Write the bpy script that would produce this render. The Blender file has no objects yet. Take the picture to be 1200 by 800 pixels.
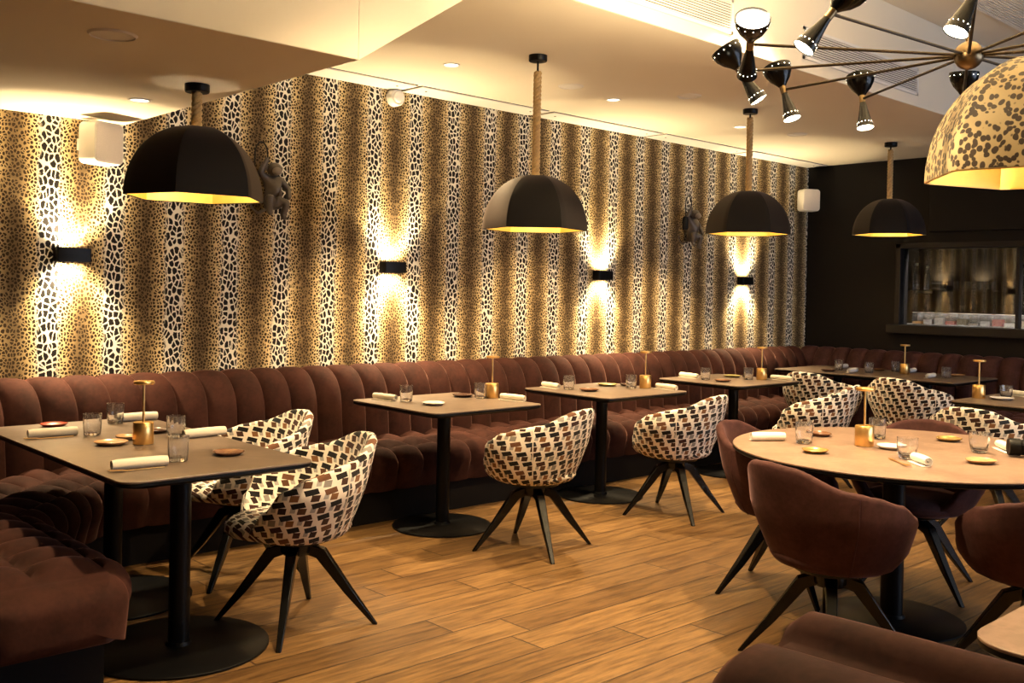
import bpy, math, random
from mathutils import Vector, Matrix
from math import pi, sin, cos, sqrt
random.seed(7)
COL = bpy.context.scene.collection
SC = bpy.context.scene

# ------------------------------------------------------------------ mesh builder
class MB:
    def __init__(s): s.v=[]; s.f=[]; s.uv={}
    def add(s, vs, fs, uvs=None):
        b=len(s.v); s.v+= [tuple(x) for x in vs]
        for i,f in enumerate(fs):
            if uvs: s.uv[len(s.f)]=uvs[i]
            s.f.append(tuple(b+k for k in f))
        return s
    def box(s, x0,x1,y0,y1,z0,z1):
        vs=[(x,y,z) for z in (z0,z1) for y in (y0,y1) for x in (x0,x1)]
        return s.add(vs,[(0,2,3,1),(4,5,7,6),(0,1,5,4),(2,6,7,3),(0,4,6,2),(1,3,7,5)])
    def prism(s, pts, z0, z1, inset=0.0):
        n=len(pts)
        vs=[(x,y,z0) for x,y in pts]+[(x,y,z1) for x,y in pts]
        fs=[tuple(range(n-1,-1,-1)), tuple(range(n,2*n))]
        fs+=[(i,(i+1)%n,n+(i+1)%n,n+i) for i in range(n)]
        return s.add(vs,fs)
    def loft(s, rings, cap0=True, cap1=True, closed=False):
        n=len(rings[0]); vs=[p for r in rings for p in r]; fs=[]
        m=len(rings)
        for k in range(m if closed else m-1):
            a=k*n; b=((k+1)%m)*n
            for i in range(n):
                j=(i+1)%n; fs.append((a+i,a+j,b+j,b+i))
        if not closed:
            if cap0: fs.append(tuple(range(n-1,-1,-1)))
            if cap1: fs.append(tuple(range((m-1)*n,m*n)))
        return s.add(vs,fs)
    def lathe(s, prof, n=32, c=(0,0,0), cap0=True, cap1=True):
        rings=[[(c[0]+r*cos(2*pi*i/n),c[1]+r*sin(2*pi*i/n),c[2]+z) for i in range(n)] for r,z in prof]
        return s.loft(rings,cap0,cap1)
    def tube(s, path, rad, n=10, cap=True):
        P=[Vector(p) for p in path]; rings=[]
        if not isinstance(rad,(list,tuple)): rad=[rad]*len(P)
        t0=(P[1]-P[0]).normalized(); up=Vector((0,0,1)) if abs(t0.z)<.9 else Vector((1,0,0))
        a=t0.cross(up).normalized()
        for k,p in enumerate(P):
            t=((P[min(k+1,len(P)-1)]-P[max(k-1,0)])).normalized()
            a=(a-t*a.dot(t)).normalized(); b=t.cross(a)
            rings.append([tuple(p+(a*cos(2*pi*i/n)+b*sin(2*pi*i/n))*rad[k]) for i in range(n)])
        return s.loft(rings,cap,cap)
    def bar(s, p0, p1, w0, w1, up=(0,0,1)):          # tapered rectangular bar; w=(width,height)
        p0,p1=Vector(p0),Vector(p1); t=(p1-p0).normalized(); u=Vector(up)
        a=t.cross(u).normalized(); b=a.cross(t)
        R=[]
        for p,w in ((p0,w0),(p1,w1)):
            R.append([tuple(p+a*x*w[0]/2+b*y*w[1]/2) for x,y in ((-1,-1),(1,-1),(1,1),(-1,1))])
        return s.loft(R)
    def xf(s, M):
        s.v=[tuple(M@Vector(p)) for p in s.v]; return s

def obj(name, mb, mat, parent=None, smooth=True, loc=None, bevel=0, seg=2, auto=40):
    me=bpy.data.meshes.new(name); me.from_pydata(mb.v,[],mb.f); 
    if mb.uv:
        ul=me.uv_layers.new(name='UVMap')
        for i,p in enumerate(me.polygons):
            q=mb.uv.get(i)
            if q:
                for k,li in enumerate(p.loop_indices): ul.data[li].uv=q[k]
    me.materials.append(mat); me.validate(); me.update()
    import bmesh
    bm=bmesh.new(); bm.from_mesh(me); bmesh.ops.recalc_face_normals(bm,faces=bm.faces[:])
    if smooth:
        ca=math.radians(auto)
        for f in bm.faces: f.smooth=True
        for e in bm.edges:
            if len(e.link_faces)!=2 or e.calc_face_angle(0)>ca: e.smooth=False
    bm.to_mesh(me); bm.free()
    o=bpy.data.objects.new(name,me); COL.objects.link(o)
    if parent: o.parent=parent
    if loc: o.location=loc
    if bevel:
        m=o.modifiers.new('bevel','BEVEL'); m.width=bevel; m.segments=seg; m.limit_method='ANGLE'; m.angle_limit=math.radians(35)
    return o
def tag(o,label,cat,group=None):
    o['label']=label; o['category']=cat
    if group: o['group']=group
    return o
def thing(name,label,cat,loc=(0,0,0),rz=0,group=None):
    o=bpy.data.objects.new(name,None); COL.objects.link(o); o.empty_display_size=.1
    o.location=loc; o.rotation_euler=(0,0,rz)
    return tag(o,label,cat,group)
def struct(name,mb,mat,bevel=0,parent=None,smooth=False):
    o=obj(name,mb,mat,parent,smooth,bevel=bevel)
    if not parent: o['kind']='structure'
    return o
def dup(root,loc,rz,label,group=None):
    def cp(o,par):
        c=o.copy(); COL.objects.link(c)
        if par: c.parent=par
        for ch in list(o.children): cp(ch,c)
        return c
    r=cp(root,None); r.location=loc; r.rotation_euler=(0,0,rz); r['label']=label
    if group: r['group']=group
    return r
def rrect(x0,x1,y0,y1,r,n=6):
    P=[]
    for cx,cy,a0 in ((x1-r,y1-r,0),(x0+r,y1-r,90),(x0+r,y0+r,180),(x1-r,y0+r,270)):
        for k in range(n+1):
            a=math.radians(a0+90*k/n); P.append((cx+r*cos(a),cy+r*sin(a)))
    return P

# ------------------------------------------------------------------ node helpers
class S:
    def __init__(s,nt,k): s.nt=nt; s.k=k
    def _m(s,op,*o):
        n=s.nt.nodes.new('ShaderNodeMath'); n.operation=op
        for i,x in enumerate((s,)+o):
            if isinstance(x,S): s.nt.links.new(x.k,n.inputs[i])
            else: n.inputs[i].default_value=x
        return S(s.nt,n.outputs[0])
    def __add__(s,o): return s._m('ADD',o)
    def __radd__(s,o): return s._m('ADD',o)
    def __sub__(s,o): return s._m('SUBTRACT',o)
    def __mul__(s,o): return s._m('MULTIPLY',o)
    def __rmul__(s,o): return s._m('MULTIPLY',o)
    def __truediv__(s,o): return s._m('DIVIDE',o)
    def lt(s,o): return s._m('LESS_THAN',o)
    def gt(s,o): return s._m('GREATER_THAN',o)
    def fl(s): return s._m('FLOOR')
    def fr(s): return s._m('FRACT')
    def ab(s): return s._m('ABSOLUTE')
    def cos(s): return s._m('COSINE')
    def mn(s,o): return s._m('MINIMUM',o)
    def mx(s,o): return s._m('MAXIMUM',o)
    def mod(s,o): return s._m('FLOORED_MODULO',o)
    def step(s,a,b):
        n=s.nt.nodes.new('ShaderNodeMapRange'); n.interpolation_type='SMOOTHSTEP'
        s.nt.links.new(s.k,n.inputs[0]); n.inputs[1].default_value=a; n.inputs[2].default_value=b
        return S(s.nt,n.outputs[0])
class T:
    def __init__(s,name):
        s.m=bpy.data.materials.new(name); s.m.use_nodes=True; s.nt=s.m.node_tree
        s.b=s.nt.nodes['Principled BSDF']
    def n(s,t,**k):
        n=s.nt.nodes.new(t)
        for a,b in k.items(): setattr(n,a,b)
        return n
    def link(s,a,b): s.nt.links.new(a.k if isinstance(a,S) else a,b)
    def coords(s,kind='Object'):
        tc=s.n('ShaderNodeTexCoord'); sp=s.n('ShaderNodeSeparateXYZ'); s.link(tc.outputs[kind],sp.inputs[0])
        return [S(s.nt,o) for o in sp.outputs]
    def vec(s,x,y,z=0.0):
        c=s.n('ShaderNodeCombineXYZ')
        for i,q in enumerate((x,y,z)):
            if isinstance(q,S): s.link(q,c.inputs[i])
            else: c.inputs[i].default_value=q
        return c.outputs[0]
    def noise(s,v,scale,detail=3,rough=.5):
        n=s.n('ShaderNodeTexNoise'); s.link(v,n.inputs['Vector']); n.inputs['Scale'].default_value=scale
        n.inputs['Detail'].default_value=detail; n.inputs['Roughness'].default_value=rough
        return S(s.nt,n.outputs[0])
    def white(s,v,out=0):
        n=s.n('ShaderNodeTexWhiteNoise',noise_dimensions='3D'); s.link(v,n.inputs['Vector']); return S(s.nt,n.outputs[out])
    def voro(s,v,scale,feature='DISTANCE_TO_EDGE',rand=1,out=0):
        n=s.n('ShaderNodeTexVoronoi',feature=feature,voronoi_dimensions='2D'); s.link(v,n.inputs['Vector'])
        n.inputs['Scale'].default_value=scale; n.inputs['Randomness'].default_value=rand
        return S(s.nt,n.outputs[out])
    def mix(s,f,a,b,mode='MIX'):
        n=s.n('ShaderNodeMix',data_type='RGBA',blend_type=mode); 
        for q,i in ((f,0),(a,6),(b,7)):
            if isinstance(q,S): s.link(q,n.inputs[i])
            elif isinstance(q,tuple): n.inputs[i].default_value=q+(1,) if len(q)==3 else q
            else: n.inputs[i].default_value=q
        return S(s.nt,n.outputs[2])
    def ramp(s,f,stops,const=False):
        n=s.n('ShaderNodeValToRGB'); cr=n.color_ramp
        if const: cr.interpolation='CONSTANT'
        while len(cr.elements)<len(stops): cr.elements.new(.5)
        for e,(p,c) in zip(cr.elements,stops): e.position=p; e.color=c+(1,)
        s.link(f,n.inputs[0]); return S(s.nt,n.outputs[0])
    def col(s,c):
        if isinstance(c,S): s.link(c,s.b.inputs['Base Color'])
        else: s.b.inputs['Base Color'].default_value=c+(1,)
        return s
    def set(s,**k):
        for a,v in k.items():
            i=s.b.inputs[a.replace('_',' ')]
            if isinstance(v,S): s.link(v,i)
            else: i.default_value=v
        return s
    def bump(s,h,strength=.3,dist=.01):
        n=s.n('ShaderNodeBump'); s.link(h,n.inputs['Height']); n.inputs['Strength'].default_value=strength; n.inputs['Distance'].default_value=dist
        s.link(n.outputs[0],s.b.inputs['Normal']); return s
def plain(name,c,rough=.5,metal=0,var=.06,scale=40,spec=.5):
    t=T(name); x,y,z=t.coords(); v=t.vec(x,y,z); n=t.noise(v,scale,3)
    d=tuple(max(0,q*(1-var)) for q in c); e=tuple(min(1,q*(1+var)) for q in c)
    t.col(t.mix(n,d,e)).set(Roughness=rough,Metallic=metal,Specular_IOR_Level=spec)
    return t
def glow(name,c,st):
    t=T(name); t.col((.8,.8,.8)).set(Emission_Color=c+(1,),Emission_Strength=st); return t.m

# ------------------------------------------------------------------ materials
def leopard(t,x,z,P,x0,sc=1.0,stripes=True):
    nz=t.noise(t.vec(x,z),9/ (1 if sc>0.5 else .5),2)
    w=t.noise(t.vec(x,z,3.3),14,2)
    ph=((x-x0)/P)*(2*pi)
    c=(ph.cos()+1)*.5                       # 1 at white stripe, 0 mid dark band
    cw=c+(w-.5)*.35
    m=cw.step(.71,.86)                      # white stripe mask
    n3=t.noise(t.vec(x,z,7.7),95,2); n4=t.noise(t.vec(x,z,1.1),95,2); jx=x+(nz-.5)*.02+(n3-.5)*.009; jz=z+(w-.5)*.02+(n4-.5)*.009
    big=t.voro(t.vec(jx*1.0,jz*.66),37*sc)
    sm=t.voro(t.vec(jx*1.0,jz*.85,),56*sc)
    bf=t.voro(t.vec(jx*1.0,jz*.66),37*sc,'F1'); sf=t.voro(t.vec(jx*1.0,jz*.85,),56*sc,'F1')
    mb=big.step(.075,.14)*bf.step(.64,.54); ms=(sm+(c-.5)*-.04).step(.10,.18)*sf.step(.54,.42)
    hole=t.white(t.vec((jx*46).fl(),(jz*30).fl()))
    spot=mb*m+ms*(m*-1+1)
    bg=t.ramp(cw,[(.0,(.15,.10,.048)),(.25,(.40,.285,.14)),(.48,(.64,.49,.26)),(.68,(.78,.63,.37)),(.82,(.90,.84,.70)),(1,(.94,.90,.80))])
    ink=t.mix(m,(.035,.02,.008),(.012,.010,.010))
    return t.mix(spot,bg,ink)
t=T('leopard_wallpaper'); x,y,z=t.coords(); t.col(leopard(t,x,z,.3425,1.757)).set(Roughness=.75,Specular_IOR_Level=.2); M_WALL=t.m
t=T('leopard_shade'); x,y,z=t.coords(); v_=t.vec(x,y,z); nz=t.noise(v_,14,2)
vn=t.n('ShaderNodeTexVoronoi',feature='F1',voronoi_dimensions='3D'); t.link(t.vec(x+(nz-.5)*.03,y,z*.85+(nz-.5)*.03),vn.inputs['Vector']); vn.inputs['Scale'].default_value=58
t.col(t.mix(S(t.nt,vn.outputs['Distance']).step(.54,.44),(.60,.47,.25),(.045,.025,.012))).set(Roughness=.6,Sheen_Weight=.1); M_LEOSHADE=t.m

def velvet(name,c,tint):
    t=T(name); x,y,z=t.coords(); v=t.vec(x,y,z)
    n=t.noise(v,7,4,.65); n2=t.noise(v,60,3)
    t.col(t.mix((n*.75+n2*.25).step(.3,.72),tuple(q*.62 for q in c),tuple(q*1.35 for q in c)))
    t.set(Roughness=.85,Specular_IOR_Level=.15,Sheen_Weight=.30,Sheen_Roughness=.25,Sheen_Tint=tint+(1,))
    t.bump(n2,.12,.004); return t.m
M_VELVET=velvet('brown_velvet',(.036,.0115,.008),(.85,.44,.35))
M_VELVET2=velvet('plum_velvet',(.060,.024,.022),(.75,.45,.48))
t=T('patterned_fabric'); u,v,_=t.coords('UV')
ru=u/.072; rv=v/.054; row=rv.fl(); cu=ru+row*.37; cid=t.vec(cu.fl(),row,1.7); cid2=t.vec(cu.fl(),row,8.1)
fx=cu.fr(); fy=rv.fr()
w1=t.white(cid); w2=t.white(cid2)
fxa=fx+(fy-.5)*.25; 
qa=((fxa-.48).ab().lt(.36))*((fy+(fx-.5)*-.28-.72).ab().lt(.22))
fxb=fx+(fy-.3)*-.18
qb=((fxb-.62).ab().lt(.21))*((fy-.24).ab().lt(.25))
qc=((fxb-.16).ab().lt(.13))*((fy-.36).ab().lt(.24))
ca=t.ramp(w1,[(0,(.006,.005,.006)),(.5,(.012,.009,.010)),(.68,(.045,.015,.012)),(.84,(.018,.022,.032)),(.94,(.14,.06,.03))],True)
cb=t.ramp(w2,[(0,(.055,.022,.013)),(.3,(.10,.045,.022)),(.5,(.025,.011,.010)),(.68,(.22,.10,.04)),(.84,(.26,.24,.22))],True)
base=(.86,.79,.71)
k=t.mix(qc*w2.gt(.25),base,(.40,.38,.36)); k=t.mix(qb,k,cb); k=t.mix(qa,k,ca)
wv=t.noise(t.vec(u,v),350,2)
t.col(k).set(Roughness=.85,Specular_IOR_Level=.2,Sheen_Weight=.15).bump(wv,.15,.002); M_PAT=t.m

M_BLACK=plain('black_powder_coat',(.0025,.0025,.003),.40,0,.06,40,.15).m
M_BLACKM=plain('matt_black',(.005,.005,.005),.6,0,.06,40,.25).m
t=T('leg_black_lacquer'); t.col((.003,.003,.003)).set(Roughness=.22,Specular_IOR_Level=.3); x,y,z=t.coords(); t.bump(t.noise(t.vec(x,y,z),30,2),.03,.002); M_LEG=t.m
def laminate(name,a,b,rough=.42):
    t=T(name); x,y,z=t.coords(); v=t.vec(x,y,z); n=t.noise(v,5,6,.7); f=t.noise(v,220,2)
    vein=(t.noise(v,2.3,5,.6)-.5).ab().step(.0,.03)
    c=t.mix(n.step(.3,.7),a,b); c=t.mix((vein*-1+1)*.25,c,tuple(min(1,q*1.5) for q in b)); c=t.mix(f*.35,c,tuple(q*.6 for q in a))
    t.col(c).set(Roughness=rough); return t.m
M_TOP=laminate('taupe_stone_laminate',(.118,.084,.062),(.170,.122,.092))
M_TOPR=laminate('pale_tan_laminate',(.20,.128,.092),(.29,.19,.138))
M_GOLD=plain('brushed_brass',(.86,.55,.20),.32,1,.08,120).m
M_GOLDIN=plain('gold_leaf_lining',(.90,.60,.16),.38,.75,.15,14).m
M_BRASSD=plain('aged_brass',(.20,.14,.075),.34,1,.12,40).m
M_ARM=plain('dark_bronze',(.045,.032,.018),.4,.8,.1,40).m
M_ROPE=plain('jute_rope',(.60,.42,.20),.9,0,.35,120).m
M_PLASTIC=plain('white_plastic',(.80,.77,.72),.45,0,.02).m
M_CREAM=plain('cream_paint',(.80,.735,.62),.8,0,.02,3,.2).m
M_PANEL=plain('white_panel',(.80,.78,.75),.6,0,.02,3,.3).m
M_DARKW=plain('charcoal_paint',(.0075,.0065,.0065),.6,0,.15,6,.2).m
M_DARKF=plain('charcoal_frame',(.013,.011,.011),.5,0,.1,8,.3).m
M_PLINTH=plain('plinth_black',(.004,.003,.003),.75,0,.06,40,.15).m
def shade(name):
    t=T(name); x,y,z=t.coords(); f=t.noise(t.vec(x,y,z),300,2)
    t.col((.006,.005,.005)).set(Roughness=.75,Sheen_Weight=.25,Sheen_Roughness=.4,Sheen_Tint=(.8,.62,.55,1),Specular_IOR_Level=.25).bump(f,.1,.001); return t.m
M_SHADE=shade('black_shade_fabric')
M_CLOTH=plain('napkin_linen',(.78,.70,.58),.9,0,.06,150).m
M_CLOTHW=plain('white_linen',(.86,.83,.79),.9,0,.05,150).m
M_BRONZE=plain('grey_bronze_resin',(.115,.095,.078),.42,.25,.35,25).m
M_FACE=plain('pale_resin',(.26,.22,.18),.5,.1,.2,25).m
def glass(name,rough=.02,c=(.97,.98,.98),tr=1.0):
    t=T(name); x,y,z=t.coords(); t.col(c).set(Roughness=rough,IOR=1.45,Transmission_Weight=tr)
    return t.m
M_GLASS=glass('clear_glass',.02,(1,1,1),.95); M_PANE=glass('window_glass',.0)
CER={}
for n_,c_ in dict(red=(.30,.05,.025),white=(.78,.74,.68),dark=(.07,.035,.025),tan=(.46,.27,.13),green=(.34,.29,.12),gold=(.55,.36,.12),pale=(.62,.60,.60),brown=(.16,.075,.04)).items():
    CER[n_]=plain('glazed_ceramic_'+n_,c_,.25,.0 if n_!='gold' else .6,.25,25).m
# oak planks along X
t=T('oak_planks'); x,y,z=t.coords()
yy=(y-2.966)/.19; row=yy.fl(); off=t.white(t.vec(row,row*1.7,2.2))
xx=(x+off*3.0)/1.45; pl=xx.fl(); pid=t.vec(row,pl,.5)
tone=t.white(pid); sh=t.white(t.vec(row,pl,4.4))
gv=t.vec(x*1.2+sh*30,y*14+tone*9,tone*5)
gr=t.noise(gv,3.2,6,.65); gr2=t.noise(t.vec(x*3+sh*17,y*60,tone*3),6,4,.6); kn=t.noise(t.vec(x*2.2+sh*9,y*4,tone),2.6,3)
c=t.mix(gr.step(.28,.72),(.085,.042,.014),(.28,.162,.060)); c=t.mix(gr2.step(.45,.75)*.45,c,(.12,.058,.02)); c=t.mix(kn.step(.62,.75)*.5,c,(.11,.052,.02))
c=t.mix(tone,c,t.mix(1.0,c,(.62,.58,.55),'MULTIPLY'))
dy=(yy.fr()-.5).ab(); dx=(xx.fr()-.5).ab()
gap=dy.gt(.486).mx(dx.gt(.4980))
soft=dy.step(.455,.5).mx(dx.step(.494,.5))
c=t.mix(soft*.6,c,(.05,.022,.008)); c=t.mix(gap,c,(.018,.008,.003))
t.col(c).set(Roughness=(gr*.15+.36),Specular_IOR_Level=.4).bump((gr*.3+soft*-1.0),.25,.004); M_FLOOR=t.m

E_WARM=(1.0,.74,.40)
M_BULB=glow('lit_bulb',(1,.80,.5),30); M_BULBH=glow('chandelier_bulb',(1,.86,.62),14)
M_STRIP=glow('added_bar_strip',(1,.93,.85),110)

# ------------------------------------------------------------------ room
XD=9.26; YB=5.5
struct('floor',MB().box(-2.5,12.0,-3.2,5.7,-.1,0),M_FLOOR)
struct('wall_back',MB().box(.70,9.36,YB,YB+.12,0,3.5),M_WALL)
struct('wall_left',MB().box(.62,.76,3.0,YB,0,3.5),M_DARKW)
# dark wall with the bar window
W0,W1,WZ0,WZ1=2.1,4.475,1.178,1.908
m=MB(); m.box(XD,XD+.14,W1,YB,0,3.5); m.box(XD,XD+.14,-3.2,W0,0,3.5); m.box(XD,XD+.14,W0,W1,0,WZ0); m.box(XD,XD+.14,W0,W1,WZ1,3.5)
struct('wall_right',m,M_DARKW)
struct('ceiling',MB().box(-2.5,9.36,-3.2,3.3,3.4,3.5),M_CREAM)
struct('trim_1',MB().box(.62,2.15,3.22,YB,2.295,3.4),M_CREAM,.004)
struct('trim_2',MB().box(2.15,XD,3.2,YB,2.77,3.4),M_CREAM,.004)
m=MB(); pts=[(2.15,2.295),(2.87,2.77),(2.15,2.77)]
m.add([(a,3.22,b) for a,b in pts]+[(a,3.27,b) for a,b in pts],[(0,1,2),(5,4,3),(0,3,4,1),(1,4,5,2),(2,5,3,0)])
struct('trim_3',m,M_CREAM)
# front wall behind the camera with big daylight window
m=MB(); m.box(-2.5,3.6,-3.3,-3.2,0,3.5); m.box(8.6,9.4,-3.3,-3.2,0,3.5); m.box(3.6,8.6,-3.3,-3.2,0,.7); m.box(3.6,8.6,-3.3,-3.2,2.7,3.5)
struct('wall_front',m,M_CREAM)
m=MB(); 
for xx_ in (3.6,5.25,6.9,8.54): m.box(xx_,xx_+.06,-3.28,-3.2,.7,2.7)
m.box(3.6,8.6,-3.28,-3.2,.7,.76); m.box(3.6,8.6,-3.28,-3.2,2.64,2.7)
w2=struct('window_2',m,M_DARKF)
obj('pane',MB().box(3.6,8.6,-3.25,-3.244,.7,2.7),M_PANE,w2,False)
m=MB(); m.box(-2.6,-2.5,-3.3,3.0,0,3.5); m.box(-2.6,.76,3.0,3.1,0,3.5)
struct('wall_side',m,M_CREAM)
# bar window frame, sill
m=MB(); d=.05
m.box(XD-.03,XD+.02,W1,W1+d,WZ0-.02,WZ1+d); m.box(XD-.03,XD+.02,W0-d,W0,WZ0-.02,WZ1+d); m.box(XD-.03,XD+.02,W0-d,W1+d,WZ1,WZ1+d)
m.box(XD+.02,XD+.10,3.40,3.43,WZ0,WZ1)
w1=struct('window_1',m,M_DARKF,.003)
obj('pane',MB().box(XD+.055,XD+.061,W0,W1,WZ0,WZ1),M_PANE,w1,False)
struct('trim_4',MB().box(XD-.10,XD+.16,W0-.1,W1+.10,WZ0-.085,WZ0-.003),M_DARKF,.006)
struct('trim_5',MB().box(XD-.05,XD,-3.2,4.2,2.06,2.77),M_DARKW,.004)
# bar room behind the glass
m=MB(); m.box(10.75,10.85,1.0,5.4,0,2.9); m.box(XD+.14,10.75,5.0,5.1,0,2.9); m.box(XD+.14,10.75,1.0,1.1,0,2.9); m.box(XD+.14,10.75,1.1,5.0,2.5,2.6)
struct('wall_bar',m,plain('bar_brown_wall',(.004,.003,.0022),.7,0,.5,18,.08).m)
struct('trim_6',MB().box(XD+.14,XD+.60,1.1,5.0,1.10,WZ0),plain('steel_counter',(.55,.54,.52),.3,.6,.1).m)
def shelf(name,y0,y1,z,label):
    s=thing(name,label,'shelf',(10.5,(y0+y1)/2,z)); L=(y1-y0)/2
    obj('glass_board',MB().box(-.12,.25,-L,L,-.006,.006),M_GLASS,s,False)
    for q in (-L+.1,L-.1): obj('bracket',MB().box(-.1,.25,q-.01,q+.01,-.03,-.006),M_BLACK,s,False)
    return s
shelf('bar_shelf',3.6,4.95,1.52,'glass bar shelf seen through the window in the dark wall')

# ------------------------------------------------------------------ upholstery
def mitres(W):
    N=[]
    for i in range(len(W)-1):
        a=Vector(W[i+1])-Vector(W[i]); a.normalize(); N.append(Vector((a.y,-a.x)))
    R=[N[0]]
    for i in range(1,len(W)-1):
        b=(N[i-1]+N[i]).normalized(); R.append(b/ b.dot(N[i]))
    R.append(N[-1]); return R
def sweep(W,prof,pitch,bulge,sub=8,end0=True,end1=True,endr=.05,phase=0):
    """prof: closed list of (d,z,weight,b) ; d distance inward from rail, z up, b crosswise tuft coordinate (or None)"""
    Mi=mitres(W); rows=[]; n=len(prof)
    hx=(max(p[0] for p in prof)-min(p[0] for p in prof))/2; hz=(max(p[1] for p in prof)-min(p[1] for p in prof))/2
    cd=(max(p[0] for p in prof)+min(p[0] for p in prof))/2; cz=(max(p[1] for p in prof)+min(p[1] for p in prof))/2
    nor=[]
    for j in range(n):
        a=prof[j-1]; b=prof[(j+1)%n]; q=Vector((b[1]-a[1],-(b[0]-a[0])))
        if q.length<1e-6: q=Vector((0,1))
        q.normalize()
        if q.dot(Vector((prof[j][0]-cd,prof[j][1]-cz)))<0: q=-q
        nor.append(q)
    stations=[]
    for i in range(len(W)-1):
        L=(Vector(W[i+1])-Vector(W[i])).length
        k=max(1,round(L/pitch)); m=k*sub
        for q in range(m+(1 if i==len(W)-2 else 0)):
            stations.append((i,q/m,q/sub))
    def ring(i,t,a,shrink=0,push=0):
        shrink=min(shrink,hx*.85)
        R=[]; w0=Vector(W[i]); w1=Vector(W[i+1]); tn=(w1-w0).normalized()
        pa=abs(sin(pi*a))**.55
        for j,(d,z,wt,b) in enumerate(prof):
            h=0
            if wt:
                pb=1 if b is None else abs(sin(pi*b))**.5
                h=bulge*wt*(pa*pb)
            dd=cd+(d-cd)*(1-shrink/hx)+nor[j].x*h; zz=cz+(z-cz)*(1-(shrink/endr)*.62)+nor[j].y*h
            p=(w0+Mi[i]*dd).lerp(w1+Mi[i+1]*dd,t)+tn*push
            R.append((p.x,p.y,zz))
        return R
    rings=[]
    if end0:
        for q in range(7):
            a=pi/2*q/7; rings.append(ring(0,0,0,endr*(1-sin(a)),-endr*cos(a)))
    for s_ in stations: rings.append(ring(*s_))
    if end1:
        i=len(W)-2
        for q in range(3,-1,-1):
            a=pi/2*q/4; rings.append(ring(i,1,0,endr*(1-sin(a)),endr*cos(a)))
    return MB().loft(rings)
def back_profile(th=.15,z0=.36,z1=.905):
    P=[(.0,z0,0,None),(th+.03,z0,0,None)]
    for k in range(9): 
        zz=z0+(.66-z0)*k/8; P.append((th+.035-.02*k/8,zz,1 if k>0 else .3,None))
    for k in range(1,11):
        a=pi/2*k/10; P.append((.025+(th-.01)*cos(a)**.9 if k<10 else .025,.66+(z1-.66)*sin(a),1-.55*(k/10)**2,None))
    P.append((.0,z1-.02,0,None))
    return P
def seat_profile(d0=.06,d1=.60,zt=.435,zb=.20):
    P=[(d0,zb,0,None),(d0,zt-.02,0,None)]
    n=18
    for k in range(n+1): P.append((d0+.02+(d1-.07-d0-.02)*k/n,zt,1,2*k/n*.999+.0005))
    r=.10
    for k in range(1,9):
        a=pi/2*k/8; P.append((d1-r+r*sin(a),zt-r+r*cos(a),1,2+.62*k/8))
    for k in range(1,6): P.append((d1-.012*k/5,zt-r-(zt-r-zb)*k/5,1-.6*k/5,2.62+.3*k/5))
    P.append((d1-.03,zb+.012,.2,None)); P.append((d1-.07,zb,0,None)); return P
def banquette(name,label,W,backW=None,seatkw={},ends=(True,True),group='velvet banquettes',mat=M_VELVET,plinth_d=.55):
    r=thing(name,label,'banquette',(0,0,0),0,group)
    obj('backrest',sweep(backW or W,back_profile(),.1815,.045,12,*ends,endr=.03),mat,r,auto=80)
    obj('seat',sweep(W,seat_profile(**seatkw),.20,.045,10,*ends,endr=.15),mat,r,auto=80)
    Mi=mitres(W); inn=[Vector(w)+Mi[i]*.02 for i,w in enumerate(W)]; out=[Vector(w)+Mi[i]*plinth_d for i,w in enumerate(W)]
    m=MB()
    for i in range(len(W)-1):
        q=[inn[i]+Vector((0,.06 if i==0 and ends[0] else 0)),inn[i+1],out[i+1],out[i]+Vector((0,.06 if i==0 and ends[0] else 0))]
        m.prism([(p.x,p.y) for p in q],0,.27)
    obj('plinth',m,M_PLINTH,r,False); return r
banquette('banquette','long brown velvet channel-back banquette running under the leopard wallpaper',
   [(.765,3.42),(.765,4.635),(1.62,5.495),(9.02,5.495)],[(.765,3.75),(.765,5.0),(1.26,5.495),(9.02,5.495)],ends=(True,False))
banquette('banquette','dark plum velvet banquette along the charcoal wall below the bar window',
   [(9.255,5.49),(9.255,-1.6)],ends=(False,True),mat=M_VELVET2)
# foreground banquette, seen from behind (free standing, faces the right)
r=thing('banquette','blurred brown velvet banquette back cut off at the bottom right corner','banquette',(0,0,0),0,'velvet banquettes')
def fg_profile():
    P=[(0,.10,0,None),(0,.45,0,None),(0,.77,0,None)]
    for k in range(1,13):
        a=math.radians(180-140*k/12); P.append((.10+.10*cos(a),.792+.105*sin(a)**.8,.3,None))
    P.append((.200,.878,0,None))
    for k in range(0,11):
        a=math.radians(150-150*k/10); P.append((.255+.055*cos(a),.843+.072*sin(a),.3,None))
    P+=[(.31,.5,0,None),(.31,.10,0,None)]
    return P
obj('backrest',sweep([(1.17,-1.6),(1.17,.828)],fg_profile(),1.2,.02,30,True,True,endr=.06),M_VELVET,r,auto=80)
obj('seat',sweep([(1.30,-1.6),(1.30,.80)],seat_profile(.20,.72),.2,.03,8,True,True,endr=.06),M_VELVET,r,auto=80)
obj('plinth',MB().box(1.25,1.9,-1.6,.78,0,.27),M_PLINTH,r,False)

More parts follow.
